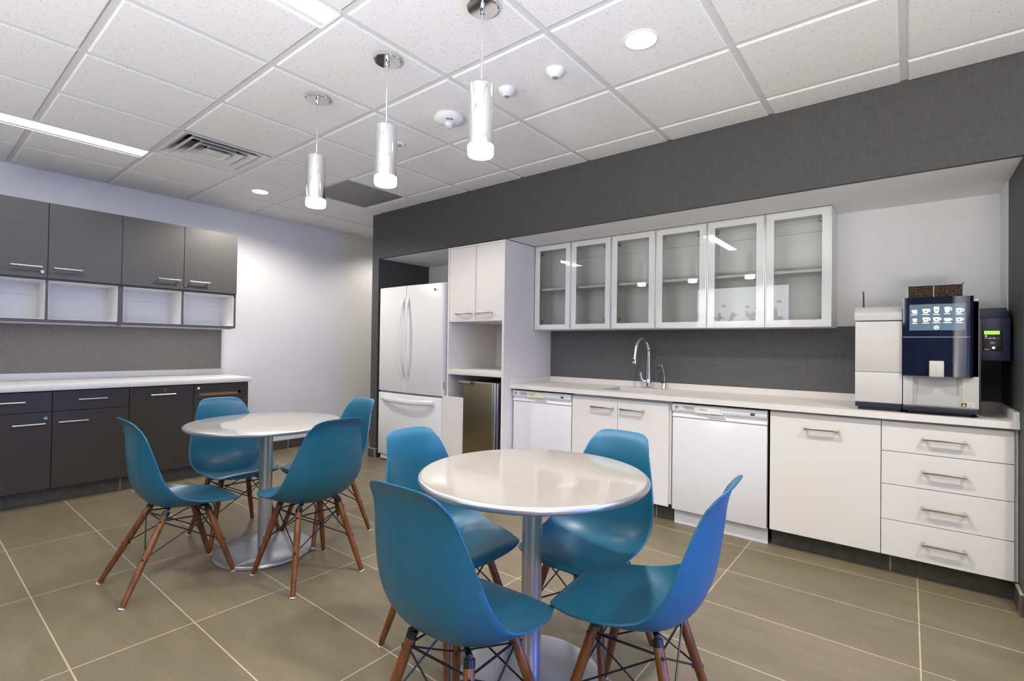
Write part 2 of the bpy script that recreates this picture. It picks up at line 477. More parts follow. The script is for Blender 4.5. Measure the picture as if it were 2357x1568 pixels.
pendant(-1.931, 'middle one of the three chrome cylinder pendants in a row')
pendant(-2.554, 'leftmost and lowest of the three chrome cylinder pendants')

def sensor(x, y, label, r=.046):
    t = thing('ceiling_sensor', label, 'sensor', (x, y, 2.52), 'white dome sensors')
    MB().lathe([(0, 2.5565), (r, 2.5565), (r*1.0, 2.549), (r*.93, 2.541), (r*.62, 2.527), (r*.40, 2.519), (r*.33, 2.519), (r*.30, 2.521), (0, 2.521)], (x, y, 0), 40).build('dome', M['white_pl'], t)
    MB().lathe([(r*.31, 2.5205), (r*.26, 2.516), (0, 2.5145)], (x, y, 0), 24, cap=False).build('lens', M['lensgrey'], t)
sensor(-1.351, -1.159, 'white dome sensor on ceiling, the one further right towards the downlight')
sensor(-1.660, -1.158, 'white dome sensor on ceiling half behind the tallest pendant')
x, y = -2.138, -1.121
t = thing('ceiling_fire_strobe', 'round white ceiling strobe marked FIRE with a clear bulb', 'fire alarm', (x, y, 2.5))
MB().lathe([(0, 2.5565), (.084, 2.5565), (.088, 2.550), (.088, 2.540), (.076, 2.527), (.05, 2.518), (0, 2.514)], (x, y, 0), 48).build('housing', M['white_pl'], t)
MB().lathe([(.030, 2.519), (.030, 2.508), (.024, 2.496), (.012, 2.489), (0, 2.487)], (x, y, 0), 32, cap=False).build('strobe_lens', M['clear'], t)
up_ = Vector((.72, -.69, .17)).normalized(); rt = Vector((.69, .72, 0)).normalized(); nn = rt.cross(up_)
pp = Vector((x+.72*.056, y-.69*.056, 2.5185))
fx = Matrix(((rt.x, up_.x, nn.x, pp.x), (rt.y, up_.y, nn.y, pp.y), (rt.z, up_.z, nn.z, pp.z), (0, 0, 0, 1)))
MB().text('FIRE', .022, fx, .0012).build('lettering', M['ink'], t, 0)
x, y = -2.70, -1.046
t = thing('ceiling_sprinkler', 'small white round sprinkler cap behind the middle pendant', 'sprinkler', (x, y, 2.54))
MB().lathe([(0, 2.5565), (.04, 2.5565), (.041, 2.551), (.036, 2.546), (0, 2.545)], (x, y, 0), 32).build('cover', M['white_pl'], t)
MB().lathe([(.012, 2.546), (.012, 2.540), (0, 2.539)], (x, y, 0), 20, cap=False).build('plug', M['lensgrey'], t)

# square supply diffuser
x0, x1, y0, y1 = -4.267+.019, -3.657-.019, -2.041+.019, -1.435-.019
cx, cy = (x0+x1)/2, (y0+y1)/2; hw = (x1-x0)/2
t = thing('air_diffuser', 'square white louvred ceiling vent with stepped cones, next to strip light', 'air vent', (cx, cy, 2.56))
def ringcone(prof):
    """square cone: list of (half width, z)"""
    m = MB(); b = bmesh.new(); rings = []
    for h, z in prof: rings.append([b.verts.new((cx+a*h, cy+c*h, z)) for a, c in ((-1, -1), (1, -1), (1, 1), (-1, 1))])
    for A, B in zip(rings, rings[1:]):
        for i in range(4): b.faces.new((A[i], A[(i+1) % 4], B[(i+1) % 4], B[i]))
    m._merge(b); return m
ringcone([(hw, 2.562), (hw, 2.558), (hw-.018, 2.558), (hw-.06, 2.585), (hw-.085, 2.63), (hw-.09, 2.69)]).build('frame', M['vent'], t, 0)
for a in (.78, .54, .30):
    h = hw*a
    m = ringcone([(h, 2.556), (h*.995, 2.559), (h-.03, 2.570), (h-.055, 2.598), (h-.06, 2.62), (h-.056, 2.62), (h-.051, 2.597), (h-.027, 2.566), (h-.004, 2.5545), (h, 2.556)])
    m.build('cone', M['vent'], t, 0)
MB().box(cx-.06, cx+.06, cy-.06, cy+.06, 2.562, 2.566, .002).build('centre_plate', M['vent'], t)
br = MB(); br.box(cx-.005, cx+.005, cy-hw+.09, cy+hw-.09, 2.615, 2.65); br.box(cx-hw+.09, cx+hw-.09, cy-.005, cy+.005, 2.615, 2.65)
br.build('crossbar', M['darkgap'], t, 0)
MB().lathe([(.13, 2.66), (.13, 2.69)], (cx, cy, 0), 32).build('duct_collar', M['darkgap'], t)

g = MB().box(-4.267+.016, -3.657-.016, -.829+.016, -.223-.016, 2.556, 2.568, .002).build('return_air_grille', M['grille'], None)
tag(g, 'flat grey perforated ceiling panel behind the lowest pendant', 'air vent')

# ------------------------------------------------------------------ handles and locks
def bar_handle_x(x0, x1, y, z, r=.0065, out=.03, square=True):
    """horizontal bow handle on a face looking to -y"""
    m = MB()
    m.box(x0, x1, y-out-.010, y-out, z-.006, z+.006, .002)
    m.box(x0, x0+.012, y-out-.002, y+.001, z-.006, z+.006, .0015); m.box(x1-.012, x1, y-out-.002, y+.001, z-.006, z+.006, .0015)
    return m
def bar_handle_y(y0, y1, x, z, out=.028):
    m = MB()
    m.tube([(x+out, y0, z), (x+out, y1, z)], .0062, 12)
    for y in (y0+.014, y1-.014): m.tube([(x-.001, y, z), (x+out, y, z)], .005, 10)
    return m
def lock_mb(x, y, z):
    m = MB(); m.lathe([(0, 0), (.0115, 0), (.0125, .002), (.0125, .006), (.010, .0085), (0, .0085)], (x, y, z), 24, 'X'); return m
def lock(door, x, y, z):
    k = lock_mb(x, y, z).build('lock', M['chrome'], door)
    return k

# ------------------------------------------------------------------ left wall: charcoal cabinets
YE = -1.090; W = .4545
Y = [YE-W*k for k in range(5)]                    # -1.09 ... -2.908
FX = -5.100                                      # door face of the wall units
def wall_unit(ya, yb_, ym, label, hs, locks):
    t = thing('wall_cabinet', label, 'cabinet', (XL, (ya+yb_)/2, 1.32), 'charcoal wall cabinets')
    c = MB(); th = .018; bx = FX-.019
    c.box(XL, bx, ya, yb_, 2.212, 2.230); c.box(XL, bx, ya, ya+th, 1.32, 2.212); c.box(XL, bx, yb_-th, yb_, 1.32, 2.212)
    c.box(XL, bx, ya+th, yb_-th, 1.32, 1.342); c.box(XL, bx, ya+th, yb_-th, 1.640, 1.656); c.box(XL, bx, ym-th/2, ym+th/2, 1.342, 1.640)
    c.build('carcass', M['dark_lam'], t, 0)
    for a, b in ((ya+th, ym-th/2), (ym+th/2, yb_-th)):
        l = MB(); e = .003; fx = bx-.004
        l.box(XL+.001, XL+.006, a, b, 1.342, 1.64); l.box(XL+.001, fx, a, a+e, 1.342, 1.64); l.box(XL+.001, fx, b-e, b, 1.342, 1.64)
        l.box(XL+.001, fx, a, b, 1.342, 1.345); l.box(XL+.001, fx, a, b, 1.637, 1.64)
        l.box(XL+.006, XL+.024, a+e, b-e, 1.545, 1.637)
        l.build('cubby_lining', M['white_mel'], t, 0)
    for (a, b), hy, lk in zip(((ya, ym), (ym, yb_)), hs, locks):
        d = MB().box(FX-.018, FX, a+.0018, b-.0018, 1.655, 2.230, .001, 1).build('door', M['dark_lam'], t, 0)
        bar_handle_y(hy[0], hy[1], FX, 1.733).build('handle', M['steel_trim'], d)
        if lk: lock(d, FX, lk, 1.70)
    MB().box(XL+.02, FX-.05, ya+.02, yb_-.02, 1.310, 1.3195).build('lit_underside', M['white_lam'], t, 0)  # pale sheet under the dark carcass, imitating warm light on its underside
wall_unit(Y[4], Y[2], Y[3], 'charcoal wall cabinet cut by the left edge, white cubbies beneath', ((-2.659, -2.487), (-2.422, -2.253)), (-2.484, None))
wall_unit(Y[2], Y[0], Y[1], 'charcoal wall cabinet nearest the bare white wall, white cubbies beneath', ((-1.747, -1.576), (-1.504, -1.339)), (None, -1.527))

p = MB().box(XL+.001, XL+.012, Y[4], -1.088, .915, 1.322).build('tack_panel', M['tweed'], None, 0)
tag(p, 'grey tweed fabric panel on wall between charcoal wall cabinets and white worktop', 'wall panel')

CX = -4.812                                      # door face of the base units
def base_carcass(t, ya, yb_):
    c = MB(); c.box(XL+.014, CX-.020, ya, ya+.018, .108, .818); c.box(XL+.014, CX-.020, yb_-.018, yb_, .108, .818)
    c.box(XL+.014, CX-.020, ya+.018, yb_-.018, .108, .126); c.box(XL+.014, CX-.020, ya+.018, yb_-.018, .80, .818); c.box(XL+.014, XL+.03, ya+.018, yb_-.018, .126, .80)
    c.build('carcass', M['dark_lam2'], t, 0)
def front(t, name, a, b, z0, z1, h=None, hz=None, lk=None):
    d = MB().box(CX-.019, CX, a+.0018, b-.0018, z0, z1, .001, 1).build(name, M['dark_lam2'], t, 0)
    if h: bar_handle_y(h[0], h[1], CX, hz).build('handle', M['nickel'], d)
    if lk: lock(d, CX, *lk)
    return d
ya, yb_ = Y[4], Y[2]
t = thing('base_cabinet', 'charcoal base cabinet with two drawers above two doors, cut by left edge', 'cabinet', (XL, (ya+yb_)/2, 0))
base_carcass(t, ya, yb_)
front(t, 'drawer', Y[4], Y[3], .668, .812, (-2.768, -2.598), .745)
front(t, 'drawer', Y[3], Y[2], .668, .812, (-2.313, -2.143), .745)
front(t, 'door', Y[4], Y[3], .113, .6645, (-2.661, -2.492), .585, (-2.488, .620))
front(t, 'door', Y[3], Y[2], .113, .6645, (-2.422, -2.253), .588)
t = thing('base_cabinet', 'charcoal pull-out base cabinet with a lock centred above its handle', 'cabinet', (XL, (Y[2]+Y[1])/2, 0))
base_carcass(t, Y[2], Y[1])
front(t, 'door', Y[2], Y[1], .113, .812, (-1.861, -1.687), .745, (-1.757, .781))
t = thing('slot_cabinet', 'charcoal base cabinet with a long tan paper slot, at end of run', 'cabinet', (XL, (Y[1]+Y[0])/2, 0))
base_carcass(t, Y[1], Y[0])
a, b = Y[1]+.0018, Y[0]-.0018; s0, s1, z0, z1 = -1.503, -1.157, .713, .742
d = MB(); d.box(CX-.019, CX, a, b, .113, z0); d.box(CX-.019, CX, a, b, z1, .812); d.box(CX-.019, CX, a, s0, z0, z1); d.box(CX-.019, CX, s1, b, z0, z1)
d = d.build('door', M['dark_lam2'], t, 0)
sl = MB(); sl.box(CX-.10, CX-.012, s0-.006, s1+.006, z0-.006, z0+.002); sl.box(CX-.10, CX-.03, s0-.006, s1+.006, z1, z1+.004); sl.box(CX-.034, CX-.030, s0-.006, s1-.012, z0, z1)
sl.build('slot', M['tan'], d, 0)
lock(d, CX, -1.509, .781)

w = thing('worktop', 'long white worktop with upstand on the charcoal base cabinets', 'worktop', (XL, -2, .82))
MB().box(XL+.001, -4.79, Y[4]-.002, -1.072, .820, .862, .003).build('slab', M['counter'], w)
MB().box(XL+.001, XL+.02, Y[4]-.002, -1.076, .862, .917, .002).build('upstand', M['counter'], w)

# ------------------------------------------------------------------ fridge
fx0, fx1, fxm = -4.272, -3.330, -3.838
t = thing('refrigerator', 'tall white french-door refrigerator in the charcoal alcove', 'refrigerator', ((fx0+fx1)/2, .3, 0))
MB().box(fx0+.012, fx1-.004, .045, .68, .05, 1.752, .004).build('body', M['fridge_side'], t)
def curved_door(x0, x1, z0, z1, xc0, xc1, yf=-.035, bulge=.016, yb_=.034):
    """a door leaf whose front bows out across the whole width of the fridge"""
    n = 14; m = MB(); b = bmesh.new()
    def yfr(x):
        u = (x-xc0)/(xc1-xc0)*2-1
        return yf+bulge*(u*u)*.8
    e = .008; pr = []
    xs = [x0, x0+.003, x0+e]+[x0+e+(x1-x0-2*e)*i/n for i in range(1, n)]+[x1-e, x1-.003, x1]
    zs = [z0, z0+.003, z0+e, z1-e, z1-.003, z1]
    off = lambda i, L: (.008, .0025, 0.)[min(i, L-1-i)] if min(i, L-1-i) < 3 else 0.
    F = [[b.verts.new((x, yfr(x)+max(off(i, len(xs)), off(j, len(zs))), z)) for i, x in enumerate(xs)] for j, z in enumerate(zs)]
    for A, B in zip(F, F[1:]):
        for i in range(len(A)-1): b.faces.new((A[i], A[i+1], B[i+1], B[i]))
    rim = F[0]+[r[-1] for r in F[1:]]+F[-1][::-1][1:]+[r[0] for r in F[::-1]][1:-1]
    bk = [b.verts.new((v.co.x, yb_, v.co.z)) for v in rim]
    k = len(rim)
    for i in range(k): b.faces.new((rim[i], bk[i], bk[(i+1) % k], rim[(i+1) % k]))
    b.faces.new(bk)
    bmesh.ops.recalc_face_normals(b, faces=b.faces[:])
    return m._merge(b)
dl = curved_door(fx0, fxm-.003, .712, 1.765, fx0, fx1).build('door', M['fridge'], t)
dr = curved_door(fxm+.003, fx1, .712, 1.765, fx0, fx1).build('door', M['fridge'], t)
dz = curved_door(fx0, fx1, .062, .694, fx0, fx1).build('freezer_drawer', M['fridge'], t)
for d, sx in ((dl, -1), (dr, 1)):
    xh = fxm+sx*.034
    m = MB(); y0 = -.036
    pts = []
    for k in range(15):
        u = k/14*2-1
        pts.append((xh+sx*.012*(1-u*u), y0-.052*(1-abs(u)**2.6)+.004, 1.243+u*.415))
    m.tube(pts, [(.010, .017) if 0 < k < 14 else (.006, .012) for k in range(15)], 14, 2, flat=(0, 1, 0))
    m.build('handle', M['fridge'], d)
m = MB(); pts = []
xc = (fx0+fx1)/2
for k in range(17):
    u = k/16*2-1
    pts.append((xc-.01+u*.385, -.04-.055*(1-abs(u)**3), .644-.012*(1-u*u)))
m.tube(pts, [(.012, .024)]*17, 14, 1, flat=(0, 1, 0))
m.build('handle', M['fridge'], dz)
lg = MB(); lg.lathe([(0, 0), (.0125, 0), (.0125, .001), (0, .001)], (-3.432, -.0325, 1.705), 28, 'Y')
lg.text('LG', .026, TX(-3.391, -.0325, 1.705)); lg.build('logo', M['ink'], dr, 0)
g = MB(); g.box(fx0+.01, fx1-.01, .0, .044, .694, .712); g.build('gasket_strip', M['fridge_grey'], t, 0)
hg = MB(); hg.box(fx1-.05, fx1-.004, .030, .085, 1.7525, 1.772, .003); hg.build('hinge_cover', M['fridge'], t)
MB().box(fx0+.014, fx0+.06, .036, .085, 1.7525, 1.764, .003).build('hinge_cover', M['fridge'], t)
k = MB(); k.box(-4.245, -3.36, -.012, .05, .008, .052, .012, 3)
k.build('kick_grille', M['fridge'], t)
st = MB()
for i in range(9): st.box(-3.3297, -3.3292, -.006, .012, .775+i*.008, .775+i*.008+(.004 if i % 3 else .006))
st.build('rating_label', M['ink'], dr, 0)

# ------------------------------------------------------------------ tall cabinet with ice maker
TX0, TX1 = -3.290, -2.615
t = thing('tall_cabinet', 'tall white cabinet beside refrigerator, two doors over an open shelf', 'cabinet', ((TX0+TX1)/2, .35, 0))
c = MB(); c.box(TX0, TX0+.020, .0, .695, 0, 2.078); c.box(TX1-.022, TX1, .0, .695, 0, 2.078)
c.box(TX0+.02, TX1-.022, .004, .695, 2.062, 2.078); c.box(TX0+.02, TX1-.022, .022, .695, 1.398, 1.414); c.box(TX0+.02, TX1-.022, .675, .695, 0, 2.06)
c.build('carcass', M['white_lam'], t, 0)
MB().box(TX0+.02, TX1-.022, .0, .675, .920, .968, .002).build('shelf', M['white_lam'], t)
for a, b, h in ((-3.268, -2.946, (-3.170, -2.985)), (-2.942, -2.638, (-2.924, -2.744))):
    d = MB().box(a+.0015, b-.0015, .002, .021, 1.398, 2.060, .001, 1).build('door', M['white_lam'], t, 0)
    bar_handle_x(h[0], h[1], .002, 1.468).build('handle', M['nickel'], d)
MB().box(-3.322, -3.052, -.020, -.002, .0, .720, .001, 1).build('filler_panel', M['white_lam'], t, 0)

t = thing('ice_maker', 'narrow stainless undercounter fridge inside the tall white cabinet', 'fridge', (-2.85, .2, 0))
MB().box(-3.045, -2.650, .03, .60, .01, .872, .003).build('body', M['black'], t)
d = MB().box(-3.050, -2.707, -.030, .026, .09, .872, .007, 3).build('door', M['steel'], t)
h = MB(); h.prism([(-.030, .872), (-.030, .876), (-.062, .874), (-.066, .862), (-.064, .850), (-.061, .850), (-.062, .861), (-.059, .870), (-.030, .871)], -3.075, -2.935, 'YZ')
h.build('handle', M['steel_trim'], d)
e = MB(); e.box(-2.705, -2.684, -.024, .028, .09, .872, .003); e.box(-2.676, -2.664, -.010, .028, .09, .868, .003)
e.build('edge_trim', M['steel_trim'], t)
MB().box(-3.045, -2.66, .02, .04, .01, .085).build('toe_grille', M['black'], t, 0)

# ------------------------------------------------------------------ dishwashers
def dishwasher(x0, x1, label, signmat, signx, signlab):
    t = thing('dishwasher', label, 'dishwasher', ((x0+x1)/2, .35, 0), 'white built-in dishwashers')
    yf = .118
    MB().box(x0+.004, x1-.004, .16, .67, .10, .815).build('tub', M['black'], t, 0)
    MB().box(x0+.003, x1-.003, yf, .155, .103, .722, .004).build('door_panel', M['dw'], t)
    w = x1-x0
    cp = MB()
    prof = [(yf+.012, .814), (yf-.002, .811), (yf-.007, .802), (yf-.007, .770), (yf-.003, .764), (yf+.006, .757), (yf+.010, .745), (yf+.002, .738), (yf-.004, .732), (yf-.001, .7245), (yf+.03, .7235), (yf+.03, .814)]
    cp.prism(prof, x0+.002, x1-.002, 'YZ')
    c = cp.build('control_panel', M['dw_panel'], t)
    px0 = x0+w*.405; px1 = px0+.110
    MB().prism([(px0, .738), (px1, .738), (px1-.004, .757), (px0, .757)], yf-.0065, yf+.006, 'XZ').build('latch_grip', M['dw_panel'], c)
    MB().prism([(px0+.002, .7405), (px1-.006, .7405), (px1-.010, .7545), (px0+.002, .7545)], yf-.0072, yf-.0060, 'XZ').build('grip_shade', M['ink_pale'], c, 0)  # flat grey plate standing in for the shade inside the grip pocket
    yi = yf-.0076
    lo = MB()
    for r in range(3):
        lo.box(x0+.024, x0+.044, yi, yi+.002, .795-r*.0065, .7985-r*.0065)
        lo.box(x0+.024, x0+.030, yi, yi+.002, .793-r*.0065, .7985-r*.0065)
    lo.build('badge', M['ink'], c, 0)
    v = MB()
    for r in range(4): v.box(x0+.070+r*.006, x0+.146, yi, yi+.002, .7965-r*.0048, .7990-r*.0048)
    v.build('steam_vent', M['ink'], c, 0)
    for i in range(11):
        if i in (6, 8): continue
        bx = x0+w*.565+i*.0165
        MB().box(bx, bx+.010, yi, yi+.002, .776, .7785).build('button', M['ink_pale'], c, 0)
    b = MB(); b.lathe([(.0075, 0), (.0085, .0016), (.0065, .0016)], (x1-.038, yi+.0018, .783), 20, 'Y', cap=False)
    b.build('start_button', M['ink_pale'], c, 0)
    MB().box(x1-.094, x1-.070, yi, yi+.002, .777, .793).build('display', M['lcd_dark'], c, 0)
    dg = MB(); dg.text(':88', .011, TX(x1-.080, yi-.0003, .785)); dg.build('digits', M['dig'], c, 0)
    MB().box(x0+.004, x1-.004, .165, .175, .0, .10).build('kick_panel', M['dw'], t, 0)
    # magnet
    s = MB().box(signx, signx+.172, yi-.006, yi+.0004, .764, .808, .001, 1).build('clean_sign', signmat, None, 0)
    tag(s, signlab, 'sign', 'CLEAN magnets on the dishwashers')
    q = MB(); q.text('CLEAN', .017, TX(signx+.048, yi-.0066, .788)); q.box(signx+.008, signx+.0095, yi-.0066, yi-.006, .775, .801); q.box(signx+.160, signx+.1612, yi-.0066, yi-.006, .775, .800)
    q.build('lettering', M['ink'], s, 0)
dishwasher(-2.601, -2.022, 'white dishwasher between the tall cabinet and the sink cabinet', M['sign_warm_lit'], -2.444, 'yellow-lit CLEAN magnet on the dishwasher beside the tall cabinet')
dishwasher(-1.226, -.640, 'white dishwasher right of the sink cabinet, lower edge in full view', M['sign_w'], -1.069, 'white CLEAN magnet on the dishwasher right of the sink')

# ------------------------------------------------------------------ kitchen base cabinets
KY = .115
def kcarcass(t, x0, x1):
    c = MB(); c.box(x0, x0+.016, KY+.021, .68, .108, .824); c.box(x1-.016, x1, KY+.021, .68, .108, .824); c.box(x0, x1, KY+.021, .68, .108, .124); c.box(x0, x1, KY+.03, KY+.05, .80, .824); c.box(x0, x1, .66, .68, .108, .70)
    c.build('carcass', M['white_lam'], t, 0)
def kfront(t, name, x0, x1, z0, z1, hx, hz):
    d = MB().box(x0+.0016, x1-.0016, KY, KY+.019, z0+.0016, z1-.0016, .001, 1).build(name, M['white_lam'], t, 0)
    bar_handle_x(hx[0], hx[1], KY, hz).build('handle', M['nickel'], d)
t = thing('sink_cabinet', 'white two-door base cabinet under the sink between the dishwashers', 'cabinet', (-1.63, .4, 0))
kcarcass(t, -2.014, -1.236)
kfront(t, 'door', -2.014, -1.629, .108, .808, (-1.836, -1.661), .742); kfront(t, 'door', -1.629, -1.247, .108, .808, (-1.600, -1.425), .742)
t = thing('bin_cabinet', 'wide white single-front base cabinet under the coffee machine, left of drawers', 'cabinet', (-.36, .4, 0))
kcarcass(t, -.627, -.091)
kfront(t, 'door', -.627, -.0895, .108, .815, (-.446, -.279), .736)
t = thing('drawer_cabinet', 'white base cabinet with four drawers in the right corner', 'cabinet', (.16, .4, 0))
kcarcass(t, -.089, .416)
for z0, z1, hz in ((.657, .815, .740), (.482, .657, .572), (.296, .482, .389), (.108, .296, .206)):
    kfront(t, 'drawer', -.0895, .4165, z0, z1, (.079, .248), hz)
MB().box(.4165, .4285, KY+.012, KY+.03, .108, .824).build('filler_strip', M['white_lam'], t, 0)

# worktop with sink opening
SX0, SX1, SY0, SY1 = -1.835, -1.262, .205, .560
w = thing('worktop', 'long pale stone worktop with low splashback running under the coffee machine', 'worktop', (-1.1, .4, .826))
m = MB(); z0, z1 = .828, .862; x0, x1, y0, y1 = -2.613, .429, .085, .693
m.box(x0, SX0, y0, y1, z0, z1); m.box(SX1, x1, y0, y1, z0, z1); m.box(SX0, SX1, y0, SY0, z0, z1); m.box(SX0, SX1, SY1, y1, z0, z1)
m.build('slab', M['counter_warm'], w, 0)
m = MB(); m.box(x0, x1, .672, .693, .862, .908, .0015, 1); m.box(x0, x0+.018, .088, .672, .862, .908, .0015, 1); m.box(x1-.020, x1, .088, .672, .862, .908, .0015, 1)
m.build('splashback', M['counter_warm'], w, 0)
t = thing('sink', 'stainless undermount sink bowl let into the pale worktop', 'sink', (-1.55, .38, .66))
m = MB(); e = .012
b = bmesh.new(); rings = []
def rr(x0, x1, y0, y1, r, z, n=6):
    out = []
    for cx_, cy_, a0 in ((x1-r, y1-r, 0), (x0+r, y1-r, PI/2), (x0+r, y0+r, PI), (x1-r, y0+r, 1.5*PI)):
        for k in range(n+1): out.append((cx_+r*math.cos(a0+PI/2*k/n), cy_+r*math.sin(a0+PI/2*k/n), z))
    return out
for ins, r, z in ((-.02, .03, .8275), (.0, .05, .8275), (.004, .05, .80), (.008, .055, .70), (.02, .06, .672), (.05, .06, .664), (.15, .02, .662)):
    rings.append([b.verts.new(q) for q in rr(SX0+ins, SX1-ins, SY0+ins, SY1-ins, r, z)])
for A, B in zip(rings, rings[1:]):
    for i in range(len(A)): b.faces.new((A[i], A[(i+1) % len(A)], B[(i+1) % len(A)], B[i]))
b.faces.new(rings[-1]); m._merge(b); m.build('bowl', M['sink_steel'], t)
MB().lathe([(.045, .6635), (.042, .667), (.03, .665), (0, .664)], (-1.55, .38, 0), 24, cap=False).build('drain', M['chrome'], t)

# faucets
fxx, fy = -1.612, .622
t = thing('kitchen_faucet', 'tall chrome gooseneck pull-down faucet behind the sink', 'faucet', (fxx, fy, .862))
MB().lathe([(0, .8622), (.026, .8622), (.027, .866), (.024, .87), (.024, .925), (.022, .932), (0, .934)], (fxx, fy, 0), 32).build('base', M['chrome'], t)
pts = [(fxx, fy, .925), (fxx, fy, 1.0), (fxx, fy, 1.12)]
for k in range(0, 11):
    a = PI*k/10*.93
    pts.append((fxx-.008*(1-math.cos(a)), fy-.105+.105*math.cos(a), 1.150+.105*math.sin(a)))
pts += [(fxx-.016, fy-.222, 1.115)]
MB().tube(pts, [.0215, .017, .0135]+[.0125]*11+[.0125], 20, 3).build('spout', M['chrome'], t)
pe = Vector(pts[-1])
sp = MB().tube([pe+Vector((0, .001, .012)), pe+Vector((0, -.004, -.018)), pe+Vector((0, -.009, -.05)), pe+Vector((0, -.010, -.056))], [.0128, .0155, .0185, .0165], 20).build('spray_head', M['chrome'], t)
MB().box(pe.x-.007, pe.x+.007, pe.y-.024, pe.y-.014, pe.z-.042, pe.z-.016, .002).build('spray_button', M['black'], sp)
lv = MB(); lv.tube([(fxx, fy, .918), (fxx-.022, fy-.016, .918), (fxx-.040, fy-.028, .925), (fxx-.048, fy-.034, .955), (fxx-.052, fy-.036, .990)], [.014, .015, .012, .007, .0085], 14, 4)
lv.build('lever', M['chrome'], t)
tx, ty = -1.488, .640
t = thing('filter_tap', 'small slim filtered-water tap with a black tip right of faucet', 'faucet', (tx, ty, .862))
MB().lathe([(0, .8622), (.017, .8622), (.018, .865), (.014, .872), (.014, .905), (.010, .912), (0, .912)], (tx, ty, 0), 24).build('base', M['chrome'], t)
MB().tube([(tx, ty, .905), (tx, ty, .95), (tx-.004, ty-.012, 1.0), (tx-.010, ty-.030, 1.045), (tx-.014, ty-.045, 1.057), (tx-.018, ty-.060, 1.050), (tx-.020, ty-.070, 1.036)], .0048, 12, 4).build('spout', M['chrome'], t)
MB().tube([(tx-.0195, ty-.068, 1.040), (tx-.022, ty-.077, 1.020)], .0078, 12).build('spout_tip', M['black'], t)
MB().tube([(tx+.002, ty, .910), (tx-.014, ty-.010, .913), (tx-.030, ty-.016, .918)], [.009, .0075, .006], 10, 3).build('lever', M['black'], t)

# ------------------------------------------------------------------ glass wall cabinets
UX = [-2.610, -2.233, -1.853, -1.481, -1.1005, -.7245, -.348]
UY = .420; UZ0, UZ1 = 1.332, 2.081
names = ['white glass-door wall cabinet nearest the tall cabinet', 'middle white glass-door wall cabinet, above the faucets', 'white glass-door wall cabinet nearest the coffee machine, reflecting a bright screen']
for k in range(3):
    x0, xm, x1 = UX[2*k], UX[2*k+1], UX[2*k+2]
    t = thing('glass_cabinet', names[k], 'cabinet', ((x0+x1)/2, .56, UZ0), 'glass-door wall cabinets')
    c = MB(); th = .016; yb0 = UY+.022
    c.box(x0+.001, x0+th, yb0, .693, UZ0, UZ1); c.box(x1-th, x1-.001, yb0, .693, UZ0, UZ1)
    c.box(x0+th, x1-th, yb0, .693, UZ0, UZ0+th); c.box(x0+th, x1-th, yb0, .693, UZ1-th, UZ1); c.box(x0+th, x1-th, .680, .693, UZ0+th, UZ1-th)
    c.box(x0+th, x1-th, .662, .680, UZ1-th-.085, UZ1-th)
    c.build('carcass', M['white_mel'], t, 0)
    MB().box(x0+th+.001, x1-th-.001, UY+.045, .679, 1.684, 1.703, .001, 1).build('shelf', M['white_mel'], t, 0)
    ph = MB()
    for xx in (x0+th, x1-th-.0006):
        for yq in (.50, .64):
            for i in range(18): ph.box(xx, xx+.0006, yq, yq+.004, 1.40+i*.035, 1.404+i*.035)
    ph.build('peg_holes', M['hinge'], t, 0)
    for a, b, left in ((x0, xm, True), (xm, x1, False)):
        a += .0015; b -= .0015; fw = .052; fz = .046
        al = MB()
        for q in ((a, a+.006, UZ0, UZ1), (b-.006, b, UZ0, UZ1), (a+.006, b-.006, UZ0, UZ0+.006), (a+.006, b-.006, UZ1-.006, UZ1)): al.box(q[0], q[1], UY, UY+.020, q[2], q[3], .0008, 1)
        d = al.build('door', M['alu'], t, 0)
        f = MB(); i = .006
        f.box(a+i, a+fw, UY+.004, UY+.0085, UZ0+i, UZ1-i); f.box(b-fw, b-i, UY+.004, UY+.0085, UZ0+i, UZ1-i)
        f.box(a+fw, b-fw, UY+.004, UY+.0085, UZ0+i, UZ0+fz); f.box(a+fw, b-fw, UY+.004, UY+.0085, UZ1-fz, UZ1-i)
        f.build('frosted_border', M['frost'], d, 0)
        g = MB(); g.grid([[(a+fw, UY+.0045, UZ0+fz), (b-fw, UY+.0045, UZ0+fz)], [(a+fw, UY+.0045, UZ1-fz), (b-fw, UY+.0045, UZ1-fz)]])
        g.build('glass_pane', M['pane'], d, 0)
        hx = a+fw-.002 if left else b-fw-.016
        hm = MB()
        for z in (UZ0+.075, UZ1-.075): hm.box(hx, hx+.018, UY+.010, UY+.040, z-.012, z+.012, .002, 1)
        hm.build('hinges', M['hinge'], d, 0)

# ------------------------------------------------------------------ coffee machine
t = thing('coffee_machine', 'grey bean-to-cup coffee machine with glossy black touchscreen front', 'coffee machine', (.14, .4, .862))
bf = .150
m = MB(); m.box(.0, .295, bf+.02, .60, .905, 1.452, .004)
m.box(.232, .295, bf, bf+.03, .905, 1.440, .003); m.box(.0, .042, bf, bf+.03, .905, 1.440, .003); m.box(.0, .295, bf, bf+.03, 1.06, 1.440, .003)
m.build('body', M['machine'], t)
